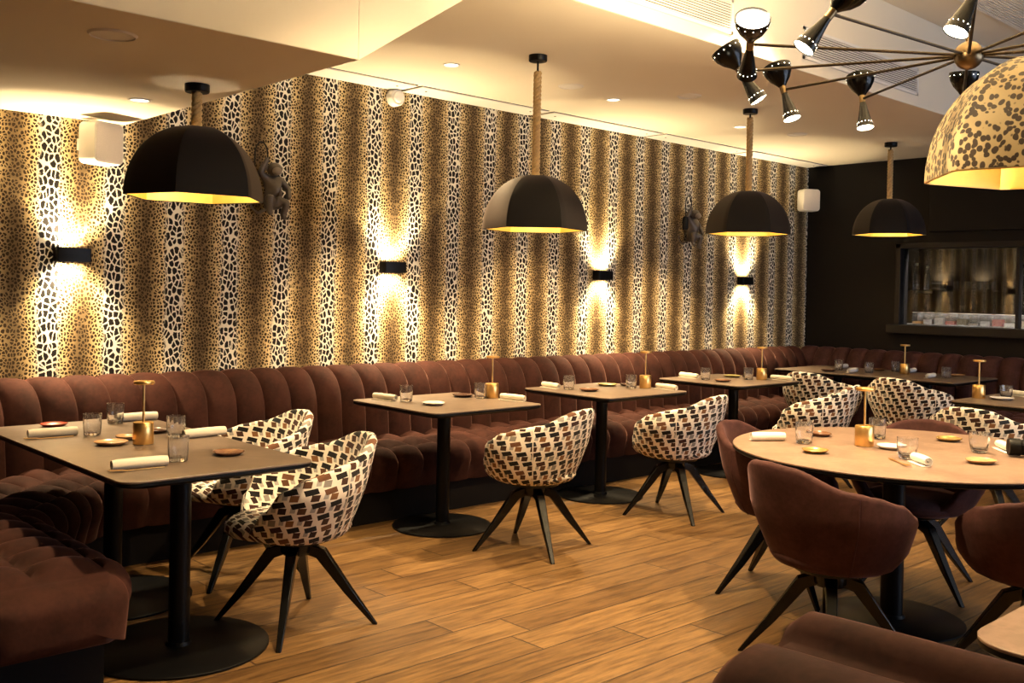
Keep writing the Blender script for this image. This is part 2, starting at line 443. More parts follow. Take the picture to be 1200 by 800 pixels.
# ------------------------------------------------------------------ tables
def table(x0,x1,y0,y1,cols,label,top=M_TOP,rad=.06,disc=.30,name='dining_table',group='square tables along the banquette'):
    cx,cy=(x0+x1)/2,(y0+y1)/2
    r=thing(name,label,'table',(cx,cy,0),0,group); a,b=(x1-x0)/2,(y1-y0)/2
    obj('tabletop',MB().prism(rrect(-a,a,-b,b,rad),.742,.75),top,r,bevel=.002)
    P=rrect(-a,a,-b,b,rad); 
    m=MB(); m.loft([[(p[0]*s_x,p[1]*s_y,z) for p in P] for s_x,s_y,z in ((1-.05/a,1-.05/b,.714),(1-.004/a,1-.004/b,.728),(1,1,.732),(1,1,.742))])
    obj('table_edge',m,M_BLACK,r,auto=30)
    for (px,py) in cols:
        px-=cx; py-=cy
        c=obj('column',MB().lathe([(.040,.012),(.040,.70)],28),M_BLACK,r,loc=(px,py,0))
        obj('top_plate',MB().prism(rrect(-.18,.18,-.18,.18,.02),.704,.714),M_BLACK,c,False)
        obj('base_plate',MB().lathe([(disc-.004,0),(disc,.003),(disc,.009),(disc-.006,.013),(.05,.016),(.045,.03)],48),M_BLACK,c)
    return r
table(1.30,2.05,3.30,4.93,[(1.69,3.71),(1.72,4.47)],'large rectangular table with dark edge in the near left corner, set for four',disc=.345,group='rectangular four-seat tables')
table(3.33,4.17,4.20,5.02,[(3.754,4.638)],'square two-seat table at the banquette nearest the left corner table')
table(4.73,5.59,4.20,5.0,[(5.19,4.66)],'middle square two-seat table of the three along the leopard wall')
table(6.23,7.08,4.22,5.02,[(6.72,4.62)],'square two-seat table closest to the charcoal wall corner')
table(8.06,8.95,3.42,5.12,[(8.5,3.85),(8.5,4.7)],'long rectangular table in the far corner in front of the charcoal wall',group='rectangular four-seat tables')
table(6.62,7.5,1.25,2.86,[(7.06,1.65),(7.06,2.45)],'rectangular table cut off by the right edge, with a brass lamp at its corner',group='rectangular four-seat tables')
table(1.98,2.7,.05,.82,[(2.34,.43)],'table corner just entering the bottom right edge of the picture',top=M_TOPR,rad=.1)
RX,RY=4.25,2.01
r=thing('round_table','big round tan-topped table with dark pedestal, ringed by velvet chairs','table',(RX,RY,0))
obj('tabletop',MB().lathe([(.746,.744),(.75,.746),(.75,.750),(.748,.752)],96),M_TOPR,r)
obj('table_edge',MB().lathe([(.69,.716),(.742,.728),(.75,.734),(.75,.744)],96),M_BLACK,r)
c=obj('column',MB().lathe([(.048,.012),(.048,.71)],32),M_BLACK,r,loc=(-.03,.04,0))
obj('base_plate',MB().lathe([(.300,0),(.305,.003),(.305,.009),(.297,.013),(.06,.018),(.052,.03)],64),M_BLACK,c)
obj('top_plate',MB().prism(rrect(-.25,.25,-.25,.25,.02),.704,.716),M_BLACK,c,False)

# ------------------------------------------------------------------ tub chairs
def lerp_tab(t,tab):
    for (a,va),(b,vb) in zip(tab,tab[1:]):
        if t<=b:
            k=(t-a)/(b-a); k=k*k*(3-2*k); return va+(vb-va)*k
    return tab[-1][1]
HT=[(0,.797),(16,.790),(60,.716),(74,.700),(92,.672),(110,.620),(127,.530),(143,.450),(158,.42),(180,.42)]
def chair_proto(label,mat,legrot,loc,rz,group):
    r=thing('tub_chair',label,'chair',loc,rz,group)
    n=72; NL=12; NR=5; NI=9
    rings_uv=[]; rings=[]
    PR=[(0,.0,.18),(.10,.012,.215),(.22,.04,.252),(.38,.09,.284),(.55,.15,.303),(.75,.24,.316),(1,.40,.334)]   # t, dz(not used), radius ref
    z0=.372
    def rad_out(z,th):
        b=max(0,cos(th)); a_=sin(th)**2; k=min(1.05,max(0,(z-z0)/.42))
        foot=min(1,(z-z0)/.02)**.5 if z>z0 else 0
        back=.150+.052*foot+.135*k+.012*sin(pi*min(1,k))
        arm=.150+.060*foot+.142*min(1,k/.55)**.65-.07*max(0,k-.5)
        front=.150+.060*foot+.075*min(1,k/.2)
        if b>0: w=b**1.3; return back*w+arm*(1-w)
        w=(-cos(th))**1.5; return front*w+arm*(1-w)
    for i in range(n):
        pass
    cols=[]
    for i in range(n+1):
        th=2*pi*i/n-pi; dg=abs(math.degrees(th))
        h=lerp_tab(dg,HT); tk=.020 if dg<140 else .018
        d=Vector((sin(th),-cos(th)))
        path=[(.02,z0),(.10,z0)]
        for k in range(NL+1):
            q=k/NL; zz=z0+(h-tk-z0)*(q**1.25); path.append((rad_out(zz,th),zz))
        ro,zr=path[-1]
        for k in range(1,NR+1):
            a=pi*k/(NR+1); path.append((ro-tk+tk*cos(a),zr+tk*sin(a)))
        zi=.40
        for k in range(NI+1):
            zz=zr+(zi-zr)*k/NI; path.append((min(ro-2*tk,rad_out(zz,th)-2*tk-.012*sin(pi*k/NI)),zz))
        path.append((.02,zi))
        cols.append((th,d,path))
    m=MB(); L=len(cols[0][2]); vs=[]
    for th,d,path in cols[:n]:
        for rr,zz in path: vs.append((d.x*rr,d.y*rr,zz))
    fs=[];uv=[]
    for i in range(n):
        j=(i+1)%n
        for k in range(L-1):
            fs.append((i*L+k,j*L+k,j*L+k+1,i*L+k+1))
            q=[]
            for (ii,kk) in ((i,k),(i+1,k),(i+1,k+1),(i,k+1)):
                th,_,path=cols[ii]
                q.append((th*(.30 if kk<NL+5 else .27), path[kk][1]*1.02+ (path[kk][0]-.1 if kk<2 else 0)))
            uv.append(q)
    fs.append(tuple(i*L for i in range(n))); uv.append([(0,0)]*n)
    fs.append(tuple(i*L+L-1 for i in range(n-1,-1,-1))); uv.append([(0,0)]*n)
    m.add(vs,fs,uv)
    sh=obj('shell',m,mat,r,auto=75)
    # side seams
    for sg in (-1,1):
        th=sg*math.radians(62); pts=[]
        for k in range(NL+1):
            h=lerp_tab(62,HT)-.02; zz=z0+.015+(h-z0-.015)*k/NL; rr=rad_out(zz,th)+.0005
            pts.append((sin(th)*rr,-cos(th)*rr,zz))
        obj('seam',MB().tube(pts,.0028,6),mat,sh)
    # seat cushion
    m=MB(); vs=[];fs=[];uv=[]; nn=48
    prof=[(0,.482),(.10,.481),(.17,.476),(.215,.462),(.238,.44),(.24,.415),(.225,.395)]
    vs.append((0,.0,.482)); 
    for rr,zz in prof[1:]:
        for i in range(nn):
            a=2*pi*i/nn; f=1+.20*max(0,sin(a))**3; vs.append((rr*cos(a)*1.0,rr*sin(a)*f+.01,zz))
    K=len(prof)-1
    for i in range(nn): fs.append((0,1+i,1+(i+1)%nn))
    for k in range(K-1):
        for i in range(nn):
            j=(i+1)%nn; a=1+k*nn; fs.append((a+i,a+nn+i,a+nn+j,a+j))
    fs.append(tuple(1+(K-1)*nn+i for i in range(nn)))
    for f in fs: uv.append([(vs[q][0],vs[q][1]+ (0.48-vs[q][2])*1.0) for q in f])
    m.add(vs,fs,uv); obj('seat',m,mat,r,auto=60)
    hub=obj('swivel_hub',MB().lathe([(.055,.295),(.066,.31),(.066,.345),(.14,.358),(.145,.373)],32),M_LEG,r)
    for q in range(4):
        a=legrot+pi/2*q; c_,s_=cos(a),sin(a)
        path=[(.03,.322),(.10,.312),(.335,.012)]
        R=[]
        for (rr,zz),(w,hh) in zip([(.035,.325),(.105,.300),(.22,.145),(.338,.0)],[(.050,.045),(.044,.052),(.034,.036),(.022,.020)]):
            tx,tz=(1,-.25) if rr<.06 else ((.7,-.7) if rr<.15 else (.62,-.78)); nx,nz=-tz,tx
            if rr>.3: nx,nz=1,0
            R.append([((rr+nx*hh/2*y_)*c_-x_*w/2*s_,(rr+nx*hh/2*y_)*s_+x_*w/2*c_,max(0,zz+nz*hh/2*y_)) for x_,y_ in ((-1,-1),(1,-1),(1,1),(-1,1))])
        obj('leg',MB().loft(R),M_LEG,r,bevel=.004,auto=35)
    return r
R90=lambda deg: math.radians(deg-90)   # heading angle (facing direction, deg from +X) to z rotation
GP='patterned tub chairs'; GV='velvet tub chairs'
pat=chair_proto('cream tub chair with dark confetti pattern at the near left table, closest to the camera',M_PAT,math.radians(48),(2.18,3.665,0),R90(160),GP)
dup(pat,(2.36,4.47,0),R90(168),'patterned tub chair mostly hidden behind the nearest patterned chair at the left table')
dup(pat,(3.83,3.93,0),R90(106),'patterned tub chair at the first square table along the leopard wall')
dup(pat,(5.14,3.97,0),R90(100),'patterned tub chair at the middle square table along the leopard wall')
dup(pat,(6.60,3.84,0),R90(104),'patterned tub chair at the last square table, overlapping another behind it')
dup(pat,(7.74,4.42,0),R90(0),'patterned tub chair at the far end of the long corner table')
dup(pat,(7.86,3.70,0),R90(-2),'patterned tub chair at the near end of the long corner table')
dup(pat,(6.18,2.42,0),R90(0),'patterned tub chair cut off at the right edge, behind the round table')
for c_ in pat.children:
    if c_.name.startswith('leg'): c_.rotation_euler=(0,0,math.radians(21))   # this chair stands swivelled on its legs
vel=chair_proto('large plum velvet tub chair in the foreground with its back to the camera',M_VELVET2,math.radians(48),(3.55,1.975,0),R90(-16),GV)
dup(vel,(4.22,2.60,0),R90(-78),'brown velvet tub chair tucked in at the left side of the round table')
dup(vel,(4.80,2.22,0),R90(195),'brown velvet tub chair behind the round table, only rim and seat showing')
dup(vel,(4.0,1.37,0),R90(74),'dark velvet tub chair in front of the round table at the right edge')

# ------------------------------------------------------------------ pendants
def hexr(a,rot): 
    q=((a-rot)%(pi/3))-pi/6; return cos(pi/6)/cos(q)
def dome(R,H,rot,hole=.09,off=0.0,n=72,m=16):
    rings=[];
    t1=math.acos(min(1,(hole/R)**1.0))
    for k in range(m+1):
        t=t1*k/m; rr=R*cos(t)**.92-off; zz=H*sin(t)**1.0
        rings.append([((rr*(hexr(2*pi*i/n,rot)))*cos(2*pi*i/n),(rr*hexr(2*pi*i/n,rot))*sin(2*pi*i/n),zz) for i in range(n)])
    return rings
def ring_faces(rings,uv=None):
    m=MB(); n=len(rings[0]); vs=[p for r_ in rings for p in r_]; fs=[];U=[]
    s=[0]
    for k in range(1,len(rings)): s.append(s[-1]+ (Vector(rings[k][0])-Vector(rings[k-1][0])).length)
    for k in range(len(rings)-1):
        for i in range(n):
            j=(i+1)%n; fs.append((k*n+i,k*n+j,(k+1)*n+j,(k+1)*n+i))
            rr=[math.hypot(rings[q][0][0],rings[q][0][1]) for q in (k,k+1)]
            ua=2*pi*i/n; ub=2*pi*(i+1)/n
            U.append([(ua*rr[0],s[k]),(ub*rr[0],s[k]),(ub*rr[1],s[k+1]),(ua*rr[1],s[k+1])])
    return m.add(vs,fs,U)
def pendant(label,x,y,zrim,zc,rot,power,mat=M_SHADE,R=.305,H=.315,group='black dome pendants',stem=.06,hole=.085):
    r=thing('pendant_lamp',label,'pendant lamp',(x,y,zrim),0,group); 
    R_=dome(R,H,rot,hole); Ri=dome(R-.0,H-.006,rot,hole,.006)
    sh=obj('shade',ring_faces(R_),mat,r,auto=25)
    m=ring_faces(Ri); n=len(R_[0]); 
    obj('lining',m,M_GOLDIN,r,auto=25)
    m=MB(); m.loft([R_[0],Ri[0],[(p[0],p[1],-.004) for p in Ri[0]],[(p[0],p[1],-.004) for p in R_[0]]],False,False,closed=True)
    obj('rim',m,M_BLACKM if mat is M_SHADE else M_GOLD,sh,False)
    top=H*.955; Lr=zc-zrim-stem-.035
    m=MB(); rr=.0125
    for s_ in range(3):
        pts=[]; turns=(Lr-top+.0)/.075; N=int(turns*10)+8
        for k in range(N+1):
            f=k/N; a=2*pi*(turns*f+s_/3); pts.append((cos(a)*.0135,sin(a)*.0135,top+(Lr-top)*f))
        m.tube(pts,.0112,8)
    obj('rope',m,M_ROPE,r)
    obj('stem',MB().lathe([(.006,Lr-.01),(.006,zc-zrim-.03)],10),M_BLACK,r)
    obj('canopy',MB().lathe([(.05,zc-zrim-.035),(.053,zc-zrim-.03),(.053,zc-zrim-.0005)],28),M_BLACK,r)
    sp=MB()
    for q in range(3):
        a=rot+2*pi*q/3; sp.tube([(0,0,H*.955),(cos(a)*hole*.93,sin(a)*hole*.93,H*.955)],.004,6)
    sp.lathe([(.018,H*.62),(.022,H*.95),(.016,H*.97)],16)
    obj('lamp_holder',sp,M_BLACK,r)
    obj('bulb',MB().lathe([(.002,.125),(.02,.128),(.03,.145),(.03,.160),(.018,.185),(.013,.196)],16),M_BULB,r)
    lamp('pendant_light',(x,y,zrim+.145),power,(1,.74,.40),.028)
    return r
def lamp(name,loc,W,c,rad=.03,spot=None,dir=(0,0,-1),blend=.3):
    L=bpy.data.lights.new(name,'SPOT' if spot else 'POINT'); L.energy=W; L.color=c; L.shadow_soft_size=rad
    if spot: L.spot_size=math.radians(spot); L.spot_blend=blend
    o=bpy.data.objects.new(name,L); COL.objects.link(o); o.location=loc
    o.rotation_euler=Vector(dir).to_track_quat('-Z','Y').to_euler(); return o
PP=36
pendant('black dome pendant with gold lining hanging over the near left table',1.93,4.14,1.80,2.295,.890,PP,stem=.0)
pendant('black dome pendant on a long rope, second from the left',3.95,4.09,1.775,2.77,.279,PP,stem=.06)
pendant('black dome pendant partly below the chandelier, third from the left',6.125,4.12,1.87,2.77,.068,PP,stem=.03)
pendant('black dome pendant in front of the charcoal wall, furthest right',8.21,4.09,1.975,2.77,.986,PP,stem=.03)
pendant('large leopard print dome pendant with gold lining at the top right edge',3.165,1.11,1.79,3.4,.668,PP*.8,mat=M_LEOSHADE,R=.335,H=.36,group='leopard dome pendant',stem=.05)

# ------------------------------------------------------------------ sconces
def strip(name,loc,W,s_,lean,rot=False):
    A=bpy.data.lights.new(name,'AREA'); A.shape='RECTANGLE'; A.size=.13; A.size_y=.04; A.energy=W; A.color=(1,.76,.44); A.spread=math.radians(125)
    o=bpy.data.objects.new(name,A); COL.objects.link(o); o.location=loc
    o.rotation_euler=(pi if s_>0 else 0,0,pi/2 if rot else 0); return o
def sconce(label,x,z,proto=None,y=YB):
    if proto: r=dup(proto,(x,y,z),0,label)
    else:
        r=thing('wall_sconce',label,'wall lamp',(x,y,z),0,'up and down wall sconces')
        m=MB(); w,d,h=.088,.075,.036
        P=rrect(-w,w,-d,-.0005,.008,3); Q=rrect(-w+.006,w-.006,-d+.006,-.007,.004,3)
        m.loft([[(a,b,-h) for a,b in P],[(a,b,h) for a,b in P],[(a,b,h) for a,b in Q],[(a,b,-h) for a,b in Q]],False,False,closed=True)
        obj('housing',m,M_BLACK,r,auto=30)
        obj('divider',MB().box(-w+.004,w-.004,-d+.004,-.005,-.004,.004),M_BLACK,r,False)
        for s_ in (-1,1):
            obj('bulb',MB().lathe([(.004,s_*.006),(.022,s_*.007),(.022,s_*.016),(.004,s_*.018)],16,(0,-.037,0)),M_BULB,r)
    for s_ in (-1,1):
        strip('sconce_light',(x,y-.040,z+s_*.030),SCP,s_,(0,0)); lamp('sconce_beam',(x,y-.050,z+s_*.02),SCB,(1,.74,.39),.012,spot=98,dir=(0,0,s_),blend=.22)
    return r
SCP=3.6; SCB=34
sp=sconce('black box wall sconce on the leopard wall above the near left table',1.865,1.566)
for x,l in ((3.955,'black box wall sconce, second from the left on the leopard wall'),(6.065,'black box wall sconce, third from the left on the leopard wall'),(8.10,'black box wall sconce nearest the charcoal wall on the leopard wall')): sconce(l,x,1.566,sp)
SCP=2; SCB=6
for y,l in ((4.75,'small lit wall sconce behind the bar window, left of the pair'),(4.31,'small lit wall sconce behind the bar window, right of the pair')):
    r=dup(sp,(10.745,y,1.572),-pi/2,l,'sconces behind the bar window'); r.scale=(.8,.8,.8)
    for s_ in (-1,1): strip('sconce_light',(10.70,y,1.572+s_*.026),SCP,s_,(0,0),True)

# ------------------------------------------------------------------ wall things
def speaker(label,loc,rz):
    r=thing('wall_speaker',label,'speaker',loc,rz,'white wall speakers')
    P=rrect(-.095,.095,-.11,.11,.028,5)
    m=MB(); m.loft([[(a*s_,y,b*s_) for a,b in P] for y,s_ in ((-.03,.97),(-.04,1),(-.135,1),(-.15,.96))])
    obj('cabinet',m,M_PLASTIC,r,auto=50)
    P2=rrect(-.084,.084,-.098,.098,.024,5)
    obj('grille',MB().loft([[(a,y,b) for a,b in P2] for y in (-.149,-.155)]),plain('speaker_cloth',(.72,.66,.62),.8,0,.1,300).m,r,auto=50)
    obj('bracket',MB().box(-.03,.03,-.012,.06,-.03,.03),M_PLASTIC,r,False); return r
speaker('white wall speaker up beside the left end of the leopard wall, above a sconce',(1.93,5.42,2.155),math.radians(20))
speaker('small white wall speaker in the upper corner by the charcoal wall',(9.05,5.42,2.40),math.radians(-30))
r=thing('motion_sensor','round white motion sensor high on the leopard wall under the ceiling','sensor',(3.955,5.5,2.71))
m=MB().lathe([(.055,-.003),(.06,.004),(.06,.05),(.052,.062)],32).xf(Matrix.Rotation(pi/2,4,'X')); obj('housing',m,M_PLASTIC,r)
m=MB().lathe([(.040,.060),(.036,.074),(.02,.08)],28).xf(Matrix.Rotation(pi/2,4,'X')); obj('lens',m,plain('sensor_lens',(.9,.88,.85),.2).m,r)

def skin(name,pts,edges,mat,parent,sub=2):
    me=bpy.data.meshes.new(name); me.from_pydata([p[:3] for p in pts],edges,[]); me.materials.append(mat)
    o=bpy.data.objects.new(name,me); COL.objects.link(o); o.parent=parent
    s=o.modifiers.new('skin','SKIN'); s.use_smooth_shade=True
    for i,p in enumerate(pts):
        q=me.skin_vertices[0].data[i]; q.radius=(p[3],p[3]); q.use_root=(i==0)
    u=o.modifiers.new('sub','SUBSURF'); u.levels=sub; u.render_levels=sub
    return o
def monkey(label,x,z,flip,sc=1.0):
    r=thing('monkey_lamp',label,'sculpture',(x,5.5,z),0,'monkey sculptures on the wall'); f=flip
    # local: x along wall, y from wall (negative = into the room), z up
    P=[(0,-.07,-.075,.047),(.005*f,-.075,-.02,.043),(.0,-.075,.03,.042),(.0,-.078,.06,.024),      # 0-3 pelvis..neck
       (-.045*f,-.075,.045,.024),(-.085*f,-.085,.075,.019),(-.060*f,-.10,.13,.014),(-.05*f,-.10,.155,.012),      # 4-7 raised arm to rope
       (.045*f,-.075,.04,.024),(.085*f,-.085,-.005,.018),(.07*f,-.12,-.05,.014),(.06*f,-.13,-.06,.013),   # 8-11 other arm down to knee
       (-.03*f,-.085,-.085,.034),(-.05*f,-.135,-.055,.026),(-.04*f,-.11,-.135,.018),(-.04*f,-.135,-.15,.013),   # 12-15
       (.035*f,-.085,-.085,.034),(.06*f,-.125,-.075,.026),(.045*f,-.10,-.15,.018),(.05*f,-.125,-.17,.013),
       (-.01*f,-.03,-.11,.012),(-.06*f,-.02,-.14,.008),(-.10*f,-.02,-.11,.006),(-.10*f,-.02,-.07,.005)]
    Ed=[(0,1),(1,2),(2,3),(2,4),(4,5),(5,6),(6,7),(2,8),(8,9),(9,10),(10,11),(0,12),(12,13),(13,14),(14,15),(0,16),(16,17),(17,18),(18,19),(0,20),(20,21),(21,22),(22,23)]
    P=[tuple(q*sc for q in p) for p in P]
    skin('body',P,Ed,M_BRONZE,r)
    h=MB()
    def ell(c,rx,ry,rz,n=20):
        R=[]
        for k in range(1,12):
            a=-pi/2+pi*k/12; R.append([(c[0]+rx*cos(a)*cos(2*pi*i/n),c[1]+ry*cos(a)*sin(2*pi*i/n),c[2]+rz*sin(a)) for i in range(n)])
        h.loft(R)
    ell((-.01*f*sc,-.10*sc,.095*sc),.040*sc,.045*sc,.037*sc); ell((.030*f*sc,-.095*sc,.098*sc),.012*sc,.008*sc,.016*sc); ell((-.05*f*sc,-.095*sc,.098*sc),.012*sc,.008*sc,.016*sc)
    hd=obj('head',h,M_BRONZE,r)
    h=MB(); ell((-.014*f*sc,-.138*sc,.082*sc),.026*sc,.024*sc,.022*sc); obj('muzzle',h,M_FACE,hd)
    # cable loop and lamp socket
    top=.235*sc; px=-.05*f*sc
    pts=[]
    for k in range(15):
        a=pi*k/14; pts.append((px-.038*f*sc+.038*f*sc*cos(a),-.10*sc,.16*sc+.075*sc*sin(a)))
    pts.append((px-.076*f*sc,-.10*sc,.07*sc))
    obj('cable',MB().tube([(px,-.10*sc,.13*sc)]+pts,.004*sc,8),M_BLACKM,r)
    sx=px-.076*f*sc
    obj('lamp_socket',MB().lathe([(.006*sc,.075*sc),(.02*sc,.068*sc),(.024*sc,.04*sc),(.024*sc,-.015*sc),(.02*sc,-.03*sc),(.008*sc,-.034*sc)],20,(sx,-.10*sc,0)),M_BLACKM,r)
    obj('bracket',MB().box(-.015,.015,-.05*sc,-.0005,-.06,-.03),M_BRONZE,r,False)
    return r
monkey('grey-brown monkey sculpture clinging to the wall beside the near black pendant',3.02,2.02,1,1.12)
monkey('grey-brown monkey sculpture with black lamp socket beside the third pendant',7.19,2.03,1,1.12)

# ------------------------------------------------------------------ ceiling things
def downlight(label,x,y,z,on=True,R=.055,proto=None):
    r=thing('downlight',label,'ceiling light',(x,y,z),0,'recessed downlights')
    obj('trim_ring',MB().lathe([(R*.74,-.001),(R*.80,-.006),(R*.97,-.006),(R,-.001)],28,cap0=False,cap1=False),M_PLASTIC,r)
    obj('lens',MB().lathe([(.001,-.0015),(R*.78,-.0015)],28,cap0=False,cap1=False),glow('downlight_lens',(1,.85,.6),3) if on else M_PANEL,r)
    return r
DL=[(1.90,4.69,2.295,'small downlight in the low ceiling behind the near left pendant'),(3.76,4.64,2.77,'small downlight near the wall, left of the second pendant'),
    (5.2,4.62,2.77,'small downlight right of the second pendant'),(6.70,4.60,2.77,'small downlight behind the third pendant')]
for x,y,z,l in DL: downlight(l,x,y,z)
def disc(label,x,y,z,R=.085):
    r=thing('ceiling_disc',label,'ceiling speaker',(x,y,z),0,'flush ceiling discs')
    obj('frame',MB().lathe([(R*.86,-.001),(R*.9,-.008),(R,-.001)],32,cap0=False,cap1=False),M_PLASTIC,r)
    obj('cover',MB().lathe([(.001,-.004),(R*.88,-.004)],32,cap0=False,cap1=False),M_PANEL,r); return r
for x,y,z,l in ((1.334,3.54,2.295,'flush white disc standing in for a pool of light on the low ceiling at the left'),(4.68,4.53,2.77,'flush round white ceiling disc just right of the second pendant'),  # first disc stands in for a crescent pool of light, no fitting there
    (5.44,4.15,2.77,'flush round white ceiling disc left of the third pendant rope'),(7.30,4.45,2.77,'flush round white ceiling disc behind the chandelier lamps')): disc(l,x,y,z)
px=[2.20,3.98,4.02,5.20,5.26,6.55,6.60,7.85,7.90,9.2]
lab=['first white access panel along the ceiling edge from the left','second white access panel from the left along the ceiling edge','third white access panel, behind the second pendant rope','fourth white access panel from the left along the ceiling edge','white access panel at the charcoal wall end of the ceiling edge']
for k in range(5):
    r=thing('ceiling_access_panel',lab[k],'ceiling panel',((px[2*k]+px[2*k+1])/2,5.37,2.77),0,'ceiling access panels'); L=(px[2*k+1]-px[2*k])/2
    obj('shadow_gap',MB().box(-L-.004,L+.004,-.114,.118,-.003,.002),M_BLACKM,r,False)
    q=obj('panel',MB().box(-L,L,-.11,.118,-.010,-.002),M_PANEL,r,False)
    m=MB(); 
    for s_ in (-1,1): m.lathe([(.008,-.013),(.008,-.010)],10,(s_*(L-.10),-.02,0))
    obj('lock',m,M_BLACK,q)
def grille(label,x0,x1,z0,z1,y,horizontal=False):
    r=thing('air_grille',label,'air grille',((x0+x1)/2,y,(z0+z1)/2),0,'linear air grilles'); a=(x1-x0)/2; b=(z1-z0)/2
    m=MB(); f=.018; D=-.012
    m.box(-a,a,D,-.0005,-b,-b+f); m.box(-a,a,D,-.0005,b-f,b); m.box(-a,-a+f,D,-.0005,-b,b); m.box(a-f,a,D,-.0005,-b,b)
    fr=obj('frame',m,M_PANEL,r,False)
    bk=obj('duct_opening',MB().box(-a+f,a-f,-.003,-.0005,-b+f,b-f),M_BLACKM,r,False)
    s=MB(); n=11
    for k in range(n):
        z=-b+f+(2*b-2*f)*(k+.5)/n; s.box(-a+f,a-f,-.011,-.003,z-.0032,z+.0032)
    sl=obj('slats',s,M_PANEL,r,False)
    if horizontal:
        r.rotation_euler=(pi/2,0,0)
    return r
grille('white slotted air grille at the top edge, left of the chandelier',3.06,4.56,2.845,3.035,3.2)
grille('white slotted air grille behind the chandelier arms',5.285,6.785,2.845,3.035,3.2)
grille('white slotted air grille half hidden behind the leopard pendant',7.5,9.0,2.845,3.035,3.2)
g=thing('air_grille','pale slotted air grille in the high ceiling at the top right corner','air grille',(7.1,2.55,3.4),0,'linear air grilles')
a,b=.75,.28; m=MB(); m.box(-a,a,-b,-b+.02,-.012,-.0005); m.box(-a,a,b-.02,b,-.012,-.0005); m.box(-a,-a+.02,-b,b,-.012,-.0005); m.box(a-.02,a,-b,b,-.012,-.0005)
obj('frame',m,M_PANEL,g,False); s=MB()
for k in range(22): s.box(-a+.02,a-.02,-b+.02+.024*k,-b+.034+.024*k,-.011,-.003)
obj('slats',s,M_PANEL,g,False); obj('duct_opening',MB().box(-a+.02,a-.02,-b+.02,b-.02,-.003,-.0005),plain('grey_duct',(.30,.28,.26),.7).m,g,False)

# ------------------------------------------------------------------ chandelier
HUB=Vector((3.551,1.49,2.281)); RT=Vector((.7326,-.6804,.0197)); UPV=Vector((-.0074,.0209,.9998)); TOW=Vector((-.6807,-.7325,.0103))
ch=thing('chandelier','sputnik chandelier with black hourglass lamps on thin brass arms','chandelier',tuple(HUB))
def sph(R,n=24,m=12): return MB().lathe([(max(.0005,R*cos(-pi/2+pi*k/m)),R*sin(-pi/2+pi*k/m)) for k in range(m+1)],n)
obj('hub',sph(.05),M_BRASSD,ch)
obj('stem',MB().lathe([(.011,.04),(.011,3.4-HUB.z-.02)],12),M_BRASSD,ch)
obj('canopy',MB().lathe([(.02,3.4-HUB.z-.045),(.065,3.4-HUB.z-.03),(.07,3.4-HUB.z-.0005)],28),M_BRASSD,ch)
tilt={24:(0.,1,.10),54:(-.02,1,-.22),84:(-.22,1,-.25),114:(-.52,.85,-.1),144:(-.10,.62,.78),174:(.62,.78,.0),204:(.45,.85,-.05)}
for k in range(12):
    a=24+30*k; d=Vector((cos(math.radians(a)),sin(math.radians(a)),0)); W=d*.80
    tl=tilt.get(a,(random.uniform(-.4,.4),1,random.uniform(-.2,.4))); ax=(RT*tl[0]+UPV*tl[1]+TOW*tl[2]).normalized()
    arm=obj('arm',MB().tube([d*.045,W*.98],.0055,8),M_ARM,ch)
    M4=Matrix.Translation(W)@ax.to_track_quat('Z','Y').to_matrix().to_4x4()
    up=[(.0125,.012),(.022,.026),(.042,.050),(.055,.075),(.060,.098),(.0595,.108)]
    dn=[(.0115,-.012),(.017,-.045),(.026,-.090),(.036,-.135)]
    m=MB(); m.loft([[(r_*cos(2*pi*i/28),r_*sin(2*pi*i/28),z) for i in range(28)] for r_,z in up+[(.0565,.106),(.052,.078),(.036,.05),(.012,.024)]],False,True)
    m.loft([[(r_*cos(2*pi*i/28),r_*sin(2*pi*i/28),z) for i in range(28)] for r_,z in dn+[(.034,-.134),(.024,-.090),(.010,-.03)]],False,True)
    hd=obj('lamp_head',m.xf(M4),M_LEG,arm); 
    obj('collar',MB().lathe([(.0135,-.018),(.0135,.018)],20).xf(M4),M_BRASSD,arm)
    for pf in ([(.001,.106),(.035,.1055),(.0525,.102),(.048,.08),(.02,.06)],[(.012,-.085),(.028,-.105),(.0335,-.132),(.022,-.136),(.001,-.138)]):
        obj('bulb',MB().lathe(pf,24).xf(M4),M_BULBH,arm)
    m=MB()
    for i in range(14):
        q=2*pi*(i+.5)/14
        for rr,zz in ((.0590,.093),(.0318,-.113)):
            c=Vector((rr*cos(q),rr*sin(q),zz)); tn=Vector((-sin(q),cos(q),0)); u=Vector((0,0,1)); o_=Vector((cos(q),sin(q),0))*.0012
            m.add([tuple(c+o_+tn*.0015*cos(w)+u*.0015*sin(w)) for w in [2*pi*j/6 for j in range(6)]],[tuple(range(6))])
    obj('perforation',m.xf(M4),M_BULBH,arm,False)
    lamp('chandelier_light_up',tuple(HUB+W+ax*.110),42.0,(1,.74,.40),.03,spot=150,dir=tuple(ax),blend=.5)
    lamp('chandelier_light_down',tuple(HUB+W-ax*.142),8.0,(1,.74,.42),.02,spot=105,dir=tuple(-ax),blend=.5)

